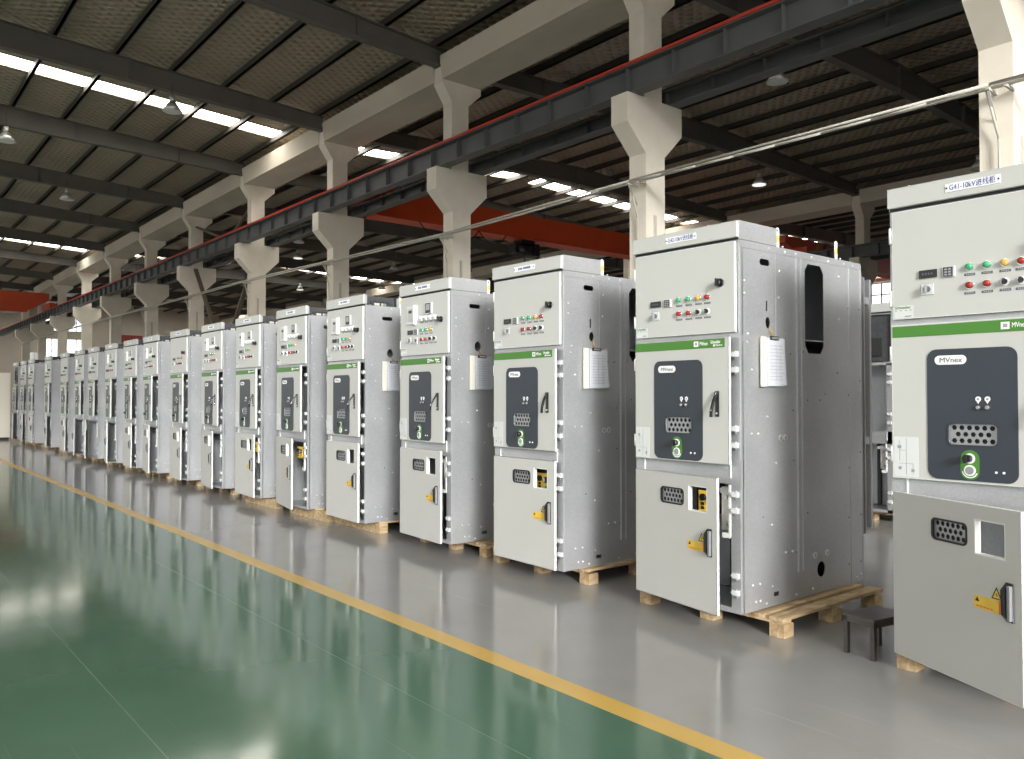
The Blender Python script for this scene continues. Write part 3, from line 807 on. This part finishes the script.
# ------------------------------------------------------------------ roof: purlins, rafters, insulation, skylights
def roofz(y):           # underside of the roof sheet
    for a, b in ((ROW0, ROW1), (ROW1, ROW2), (ROW2, ROW3)):
        if a <= y <= b:
            mid = (a + b) / 2; s = .060 if a == ROW0 else .042
            return 9.50 + s * ((b - a) / 2 - abs(y - mid))
    return 9.5
STRIPS = [(1.2, 2.1), (-24.5, -23.72), (-50.6, -49.7), (-76.5, -75.4)]  # first strip is unseen, added at the roof's spacing to light near columns
def ceiling_piece(m, ya, yb, x0, x1):
    za, zb = roofz(ya + 1e-4), roofz(yb - 1e-4)
    m.prism([(ya, za), (yb, zb), (yb, zb + .12), (ya, za + .12)], 'x', x0, x1, 'insul')
cm = MB()
segs = []
prev = XE
for a, b in STRIPS: segs.append((b, prev)); prev = a
segs.append((XW, prev))
wn = 1
for a, b in ((ROW0, ROW1), (ROW1, ROW2), (ROW2, ROW3)):
    mid = (a + b) / 2
    for ya, yb in ((a, mid), (mid, b)):
        for x0, x1 in segs: ceiling_piece(cm, ya, yb, x0, x1)
        for x0, x1 in STRIPS:
            if x0 > 0 and a != ROW0:
                ceiling_piece(cm, ya, yb, x0, x1); continue
            za, zb = roofz(ya + 1e-4), roofz(yb - 1e-4)
            # opaque margin by the gutter and the ridge, bright sheet between
            sg = 1 if yb > ya else -1
            y1, y2 = (ya + .45, yb - .5) if ya == a else (ya + .5, yb - .45)
            for p, q in ((ya, y1), (y2, yb)): ceiling_piece(cm, p, q, x0, x1)
            z1, z2 = roofz(y1), roofz(y2)
            w = MB(); w.prism([(y1, z1 + .06), (y2, z2 + .06), (y2, z2 + .09), (y1, z1 + .09)], 'x', x0, x1, 'skylight')
            struct(w.build('window_%d' % wn)); wn += 1
struct(cm.build('ceiling'))

def purlin(y):
    z = roofz(y)
    struct(MB().box(XW, XE, y - .03, y + .03, z - .17, z - .012, 'purlin').box(XW, XE, y - .03, y + .05, z - .17, z - .155, 'purlin').build('roof_purlin'))
for a, b in ((ROW0, ROW1), (ROW1, ROW2), (ROW2, ROW3)):
    y = b - .62
    while y > a + .5:
        purlin(y); y -= 1.33

def rafter(x, a, b):
    mid = (a + b) / 2
    s = .060 if a == ROW0 else .042
    m = MB(); e = .50
    zt = lambda y: roofz(y) - .19
    za, zm = zt(a + e), zt(mid - .001)
    ba, bm_ = za - .40, zm - .62
    for w, lo, hi in ((.02, 0, 0),):
        m.prism([(a + e, ba), (mid, bm_), (b - e, ba), (b - e, za), (mid, zm), (a + e, za)], 'x', x - w / 2, x + w / 2, 'rafter')
    for t in (0, 1):
        p = [(a + e, za if t else ba), (mid, zm if t else bm_), (b - e, za if t else ba)]
        th = .018
        m.prism([(p[0][0], p[0][1] - th * t), (p[1][0], p[1][1] - th * t), (p[2][0], p[2][1] - th * t), (p[2][0], p[2][1] + th * (1 - t)), (p[1][0], p[1][1] + th * (1 - t)), (p[0][0], p[0][1] + th * (1 - t))], 'x', x - .11, x + .11, 'rafter')
    for f in (.14, .30, .5, .70, .86):
        y = a + (b - a) * f; u = 1 - abs(f - .5) * 2
        m.box(x - .10, x + .10, y - .008, y + .008, ba + (bm_ - ba) * u, za + (zm - za) * u, 'rafter')
    # gusset where the two halves bolt together, and the seat on the column head
    m.box(x - .10, x + .10, mid - .03, mid + .03, bm_ - .10, zm, 'rafter')
    for y in (a + e + .02, b - e - .02): m.box(x - .09, x + .09, y - .03, y + .03, 8.93, ba + .02, 'steel')
    return struct(m.build('roof_rafter'))
for k in corder:
    x = CX[k] - .19
    rafter(x, ROW0, ROW1); rafter(x, ROW1, ROW2)
    if k in 'BCDEFGH': rafter(x, ROW2, ROW3)
rafter(2.2, ROW0, ROW1); rafter(2.2, ROW1, ROW2)

# ------------------------------------------------------------------ crane runways
def runway(y, label, red=False, x1=XE - .1, h=.45):
    r = empty('crane_runway', (0, y, 6.60), label, 'crane runway beam')
    m = MB(); x0 = XW + .4
    m.box(x0, x1, -.13, .13, 0, .02, 'steel'); m.box(x0, x1, -.15, .15, h - .02, h, 'steel'); m.box(x0, x1, -.008, .008, .02, h - .02, 'steel')
    x = x1 - .4
    while x > x0:
        m.box(x - .006, x + .006, -.115, .115, .02, h - .02, 'steel'); x -= 1.0
    m.build('beam', r)
    MB().box(x0, x1, -.02, .02, h, h + .05, 'rafter').box(x0, x1, -.035, .035, h, h + .012, 'rafter').build('crane_rail', r)
    if red:
        MB().box(x0, x1, -.175, -.125, .452, .50, 'railred').box(x0, x1, -.18, -.12, .475, .482, 'railred').build('conductor_bar', r)
    return r
runway(10.42, 'grey steel crane runway beam with red conductor bar across the near column brackets', True)
runway(11.45, 'dark crane runway beam on the far side of the near columns', h=.28)
runway(29.25, 'dark crane runway beam before the far column row')
runway(30.3, 'dark crane runway beam behind the far column row')

# ------------------------------------------------------------------ bridge cranes
def crane(x, y0, y1, zb, zt, label, hoist=None, stripe=None, near=False, rail=(7.1, 7.1)):
    r = empty('bridge_crane', (x, (y0 + y1) / 2, zb), label, 'bridge crane')
    oy = (y0 + y1) / 2
    g = MB(); h = zt - zb
    nt_ = .1 if near else 1.3
    g.prism([(y0 - oy + (.2 if near else 0), h), (y0 - oy + (.2 if near else 0), h * (.0 if near else .62))] + ([] if near else [(y0 - oy + 1.3, 0)]) + [(y1 - oy - 1.3, 0), (y1 - oy, h * .62), (y1 - oy, h)], 'x', -.28, .28, 'cranered')
    g.prism([(y0 - oy + nt_ + .12, -.03), (y1 - oy - 1.2, -.03), (y1 - oy - 1.2, 0), (y0 - oy + nt_ + .12, 0)], 'x', -.32, .32, 'cranered')
    if stripe:
        for i in range(2): g.prism([(stripe - oy + i * .55, h * .98), (stripe - oy + .22 + i * .55, h * .98), (stripe - oy - .25 + i * .55, .03), (stripe - oy - .47 + i * .55, .03)], 'x', .281, .29, 'black' if i else 'amb')
    g.build('girder', r)
    for y, rz in zip((y0, y1), rail):
        e = MB(); e.box(-1.35, 1.35, y - oy - .16, y - oy + .16, rz + .06 - zb, rz + .42 - zb, 'cranered', .02)
        for xx in (-1.0, 1.0): e.cyl((xx, y - oy - .05, rz + .152 - zb), (xx, y - oy + .05, rz + .152 - zb), .15, 'steel', 18)
        e.build('end_carriage', r)
    if hoist:
        yh = hoist - oy
        q = MB(); q.box(-.2, .2, yh - .3, yh + .3, -.14, -.04, 'black', .02); q.cyl((0, yh - .36, -.34), (0, yh + .36, -.34), .2, 'black', 16); q.box(-.22, .22, yh + .28, yh + .5, -.52, -.12, 'black', .02); q.box(-.16, .16, yh - .52, yh - .32, -.48, -.16, 'black', .02)
        q.build('hoist', r)
        k = MB(); k.cyl((0, yh, -.6), (0, yh, -1.0), .03, 'steel', 8); k.box(-.09, .09, yh - .14, yh + .14, -1.25, -.98, 'amb', .02)
        for a in range(0, 240, 30): k.cyl((0, yh + .08 * math.cos(R(a)), -1.34 + .08 * math.sin(R(a))), (0, yh + .08 * math.cos(R(a + 30)), -1.34 + .08 * math.sin(R(a + 30))), .02, 'steel', 6)
        k.build('hook', r)
        c = MB(); yy = y0 - oy + 1.6
        while yy < yh - 1.2:
            for i in range(8):
                f0, f1 = i / 8, (i + 1) / 8
                c.cyl((.36, yy + 1.1 * f0, -.03 - 1.4 * f0 * (1 - f0)), (.36, yy + 1.1 * f1, -.03 - 1.4 * f1 * (1 - f1)), .018, 'black', 6)
            yy += 1.1
        c.build('festoon_cable', r)
    return r
crane(-20.6, 11.45, 29.25, 6.60, 7.36, 'orange red bridge crane with black hoist, spanning the bay behind the columns', hoist=17.4, near=True, rail=(6.93, 7.1))
crane(-61., -7.2, 10.42, 6.95, 8.2, 'red bridge crane far away at the upper left, over the walkway bay')
crane(-19.3, 30.3, 47.6, 7.35, 8.15, 'red crane end with black and yellow stripes above the second cabinet', stripe=32.8)

# ------------------------------------------------------------------ cable tray along the columns
tr = empty('cable_tray', (0, 10.55, 5.1), 'pale conduit and cable run strung along the columns above the cabinets', 'cable tray')
pts = [(9, 5.05)] + [(CX[k] - .19, z) for k, z in zip(corder, (5.09, 5.12, 5.08, 5.2, 5.32, 5.36, 5.40, 5.45, 5.48, 5.5, 5.5, 5.5))]
m = MB(); c = MB()
for (xa, za), (xb, zb) in zip(pts[:-1], pts[1:]):
    m.bar((xa, 0, za - 5.1), (xb, 0, zb - 5.1), .05, .028, 'pipe'); m.cyl((xa, -.04, za - 5.06), (xb, -.04, zb - 5.06), .018, 'pipe', 8)
    for i in range(8):
        f0, f1 = i / 8, (i + 1) / 8; sg = lambda f: .22 * f * (1 - f)
        c.cyl((xa + (xb - xa) * f0, -.07, za + (zb - za) * f0 - 5.08 - sg(f0)), (xa + (xb - xa) * f1, -.07, za + (zb - za) * f1 - 5.08 - sg(f1)), .014, 'pipe', 6)
m.build('tray', tr); c.build('cable', tr)
for k, (x, z) in zip(corder, pts[1:]):
    zz = z - 5.1
    MB().bar((x, .15, zz - .04), (x, -.12, zz - .03), .04, .03, 'pipe').bar((x, .14, zz - .36), (x, -.08, zz - .05), .03, .012, 'pipe').bar((x + .19, .16, zz - .04), (x + .19, -.1, zz - .04), .03, .03, 'pipe').build('bracket', tr)
for k, nm, (x, z) in zip(corder[:7], cnames, pts[1:]):
    o = MB().cyl((x - .05, 10.56, z - .02), (x + .05, 10.64, z - .6), .016, 'pipe', 8).cyl((x + .05, 10.64, z - .6), (x + .06, 10.66, 2.2), .016, 'pipe', 8).cyl((x + .055, 10.66, 2.9), (x + .055, 10.66, 2.94), .022, 'pipe', 8).build('conduit_pipe')
    tag(o, 'thin pale conduit dropping down the %s column from the right' % nm, 'conduit', 'conduits on the columns')
    q = MB().box(CX[k] + .0, CX[k] + .03, ROW1 - .06, ROW1 + .0, .0, z - .55, 'pipe', .004).build('wiring_trunking'); tag(q, 'flat cream trunking fixed on the %s column from the right' % nm, 'trunking', 'trunking on the columns')

# ------------------------------------------------------------------ column bracing
def brace(p, q, lab, w=.14):
    tag(MB().bar(p, q, w, .08, 'brown').bar((p[0], p[1] - .05, p[2]), (q[0], q[1] - .05, q[2]), .03, .06, 'brown').build('cross_brace'), lab, 'brace')
brace((CX['F'] + .03, ROW1 - .1, 6.5), (CX['E'] - .42, ROW1 - .1, .02), 'brown diagonal brace sloping down right from the sixth column bracket')
brace((CX['E'] - .42, ROW1 + .12, 6.5), (CX['F'] + .03, ROW1 + .12, .02), 'brown diagonal brace sloping down left from the fifth column bracket')
brace((CX['F'] + .03, ROW1 - .06, 8.2), (CX['F'] + 3.0, ROW1 - .06, 7.3), 'dark upper brace leaving the head of the sixth column', .10)
brace((CX['E'] - .42, ROW1 + .12, 8.3), (CX['F'] + 3.1, ROW1 + .12, 7.3), 'dark upper brace leaving the head of the fifth column', .10)

# ------------------------------------------------------------------ high bay lamps
def lamp(x, y, z, lab, lit=False):
    r = empty('high_bay_lamp', (x, y, z), lab, 'lamp', 'high bay lamps under the roof')
    def shade():
        m = MB(); m.cyl((0, 0, .0), (0, 0, .24), .24, 'lampmetal', 20, .08); return m
    def neck(): return MB().cyl((0, 0, .24), (0, 0, .40), .065, 'lampmetal', 12)
    child('lampshade', 'lamp_shade', r, shade); child('lampneck', 'lamp_housing', r, neck)
    k = 'lampglow' if lit else 'white'
    def lens(): return MB().cyl((0, 0, -.012), (0, 0, -.002), .215, k, 20)
    child('lens' + k, 'lamp_lens', r, lens)
    MB().cyl((0, 0, .42), (0, 0, roofz(y) - z - .62), .006, 'dark', 6).build('suspension_cord', r)
for p, lab, lit in [((-21.0, 6.26, 8.52), 'lamp hanging in front of the bright roof skylight strip', False),
                    ((-26.3, 3.41, 8.5), 'lamp hanging at the far left edge under the roof', False),
                    ((-32.5, 6.1, 8.45), 'faint lamp below the roof, left of the distant columns', False),
                    ((-10.0, 15.66, 8.27), 'lamp hanging right of the grey runway beam in the dark bay', False),
                    ((-15.3, 22.88, 8.28), 'lit lamp hanging above the second cabinet from the right', True),
                    ((-10.0, 26.3, 8.27), 'lamp partly hidden behind the column at the right edge', False),
                    ((-34.0, 15.6, 8.27), 'lamp hanging between the fourth and fifth columns, highest of three', False),
                    ((-37.9, 17.35, 8.27), 'lamp hanging between the fourth and fifth columns, middle of three', True),
                    ((-49.0, 22.58, 8.27), 'lamp hanging between the fourth and fifth columns, lowest of three', True),
                    ((-37.9, 22.82, 8.27), 'lamp hanging between third and fourth columns, right one', False),
                    ((-45.1, 26.3, 8.27), 'lamp hanging between third and fourth columns, left one', False)]:
    lamp(*p, lab, lit)

# ------------------------------------------------------------------ far left enclosures and box
def enclosure(x0, y0, w, d, h, lab):
    r = empty('cream_enclosure', (x0, y0, 0), lab, 'enclosure', 'cream enclosures at the far end')
    MB().box(0, w, 0, d, .08, h, 'cream', .01).box(.03, w - .03, .03, d - .03, 0, .08, 'dark').build('enclosure_body', r)
    MB().box(w, w + .02, .05, d * .48, .12, h - .05, 'cream', .004).build('door', r); MB().box(w, w + .02, d * .52, d - .05, .12, h - .05, 'cream', .004).build('door', r)
    MB().box(w + .02, w + .05, d * .44, d * .47, 1.1, 1.3, 'dark').build('handle', r)
    MB().box(w + .0205, w + .022, d * .3, d * .75, 1.35, 1.85, 'paper').build('notice_sheet', r)
    MB().box(w + .0205, w + .022, d * .1, d * .4, h - .28, h - .22, 'greyink').build('nameplate', r)
enclosure(-32.6, 3.0, 1.3, 1.28, 2.2, 'cream enclosure at the far left end of the row, right of two')
enclosure(-32.9, 1.4, 1.3, 1.5, 2.2, 'cream enclosure at the far left end of the row, left of two')
bx = MB().box(-26.6, -26.3, D - .03, D + .13, PAL + 2.337, PAL + 2.54, 'white', .01).box(-26.602, -26.298, D + .03, D + .05, PAL + 2.337, PAL + 2.542, 'card').build('carton')
tag(bx, 'white carton on top of the seventeenth cabinet from the right', 'carton')

# ------------------------------------------------------------------ walls and windows
def wall_x(name, x, t, y0, y1, z0, z1, wins):
    """wall normal to X with rectangular openings (y0,y1,z0,z1)"""
    me = curve_mesh([rect(y0, y1, z0, z1)] + [rect(*w) for w in wins], t)
    return struct(MB().mesh(me, Matrix.Translation((x, 0, 0)) @ SIDE, 'wall').build(name))
def wall_y(name, y, t, x0, x1, z0, z1, wins):
    me = curve_mesh([rect(x0, x1, z0, z1)] + [rect(*w) for w in wins], t)
    return struct(MB().mesh(me, Matrix.Translation((0, y, 0)) @ FRONT, 'wall').build(name))
endw = [(13.3, 17.3, 4.4, 6.6), (13.3, 17.3, 7.3, 8.9), (-5, 7.5, 5.0, 6.2), (33, 38, 7.2, 8.6)]
wall_x('wall_end', XW - .3, .3, ROW0 - .4, ROW3 + .3, 0, 9.9, endw)
for a in endw:
    w = MB(); y0, y1, z0, z1 = a
    w.box(XW - .2, XW - .18, y0, y1, z0, z1, 'pane')
    n = max(2, int((y1 - y0) / 1.0))
    for i in range(n + 1):
        y = y0 + (y1 - y0) * i / n; w.box(XW - .18, XW - .12, y - .03, y + .03, z0, z1, 'purlin')
    for z in (z0, (z0 + z1) / 2, z1): w.box(XW - .18, XW - .12, y0, y1, z - .03, z + .03, 'purlin')
    struct(w.build('window_%d' % wn)); wn += 1
sidew = [(-30., -10., 6.9, 8.3), (-60, -40, 6.9, 8.3)]
wall_y('wall_side', ROW3, .3, XW - .3, XE, 0, 9.9, sidew)
for x0, x1, z0, z1 in sidew:
    w = MB(); w.box(x0, x1, ROW3 + .12, ROW3 + .14, z0, z1, 'pane')
    x = x0
    while x <= x1 + .01: w.box(x - .03, x + .03, ROW3 + .06, ROW3 + .12, z0, z1, 'purlin'); x += 1.0
    for z in (z0, (z0 + z1) / 2, z1): w.box(x0, x1, ROW3 + .06, ROW3 + .12, z - .03, z + .03, 'purlin')
    struct(w.build('window_%d' % wn)); wn += 1
tag(MB().box(-26.5, -19, ROW3 - .06, ROW3 - .02, 8.45, 9.35, 'banner').box(-24.3, -23.9, ROW3 - .065, ROW3 - .06, 8.6, 9.2, 'card').build('banner'), 'red banner on the far wall, seen left of the G41 cabinet', 'banner')
tag(MB().box(XW + .02, XW + .06, 19.4, 21.9, 6.3, 7.2, 'banner').box(XW + .06, XW + .065, 19.6, 21.7, 6.4, 6.44, 'card').build('banner'), 'dark red banner on the end wall, between distant columns', 'banner')
# window wall along the walkway bay (beside the camera) and the open gate end behind it
fw = []
x = XE - .6
while x > XW + 6:
    fw.append((x - 5.0, x, 1.0, 7.6)); x -= 5.6
wall_y('wall_front', ROW0 - .3, .3, XW - .3, XE, 0, 9.9, fw)
wall_x('wall_gate', XE - .02, .25, ROW0 - .4, ROW3 + .3, 0, 9.9, [(ROW0 + .4, 10.6, .01, 8.9)])

# ------------------------------------------------------------------ daylight, camera
SKY, SUN_GAIN = 2.8, 260.
w = bpy.data.worlds.new('daylight'); S.world = w; w.use_nodes = True
nt = w.node_tree; bg = nt.nodes['Background']
tc = nt.nodes.new('ShaderNodeTexCoord')
# hazy sky: even overcast plus a broad bright patch round the veiled sun, low over the open gate end
sun = Vector((.90, -.40, .26)).normalized()
dt = nt.nodes.new('ShaderNodeVectorMath'); dt.operation = 'DOT_PRODUCT'; dt.inputs[1].default_value = sun
nt.links.new(tc.outputs['Generated'], dt.inputs[0])
mx = nt.nodes.new('ShaderNodeMath'); mx.operation = 'MAXIMUM'; mx.inputs[1].default_value = 0; nt.links.new(dt.outputs['Value'], mx.inputs[0])
pw = nt.nodes.new('ShaderNodeMath'); pw.operation = 'POWER'; pw.inputs[1].default_value = 200; nt.links.new(mx.outputs[0], pw.inputs[0])
ma = nt.nodes.new('ShaderNodeMath'); ma.operation = 'MULTIPLY_ADD'; ma.inputs[1].default_value = SUN_GAIN; ma.inputs[2].default_value = SKY; nt.links.new(pw.outputs[0], ma.inputs[0])
bg.inputs['Color'].default_value = (1., .99, .97, 1); nt.links.new(ma.outputs[0], bg.inputs['Strength'])

cam = bpy.data.cameras.new('camera'); co = bpy.data.objects.new('camera', cam); COL.objects.link(co)
cam.sensor_width = 36; cam.lens = 817.1752 / 1024 * 36; cam.clip_start = .05; cam.clip_end = 400
yaw, pit = -.8845, .0214
fwd = Vector((math.sin(yaw) * math.cos(pit), math.cos(yaw) * math.cos(pit), math.sin(pit)))
co.location = (0, 0, 1.406); co.rotation_euler = fwd.to_track_quat('-Z', 'Y').to_euler()
S.camera = co
S.view_settings.view_transform = 'Standard'; S.view_settings.look = 'None'; S.view_settings.gamma = 1; S.view_settings.use_curve_mapping = False
S.view_settings.exposure = -.6
S.cycles.max_bounces = 8; S.cycles.diffuse_bounces = 5; S.cycles.glossy_bounces = 4; S.cycles.sample_clamp_indirect = 8.
S.cycles.use_denoising = True
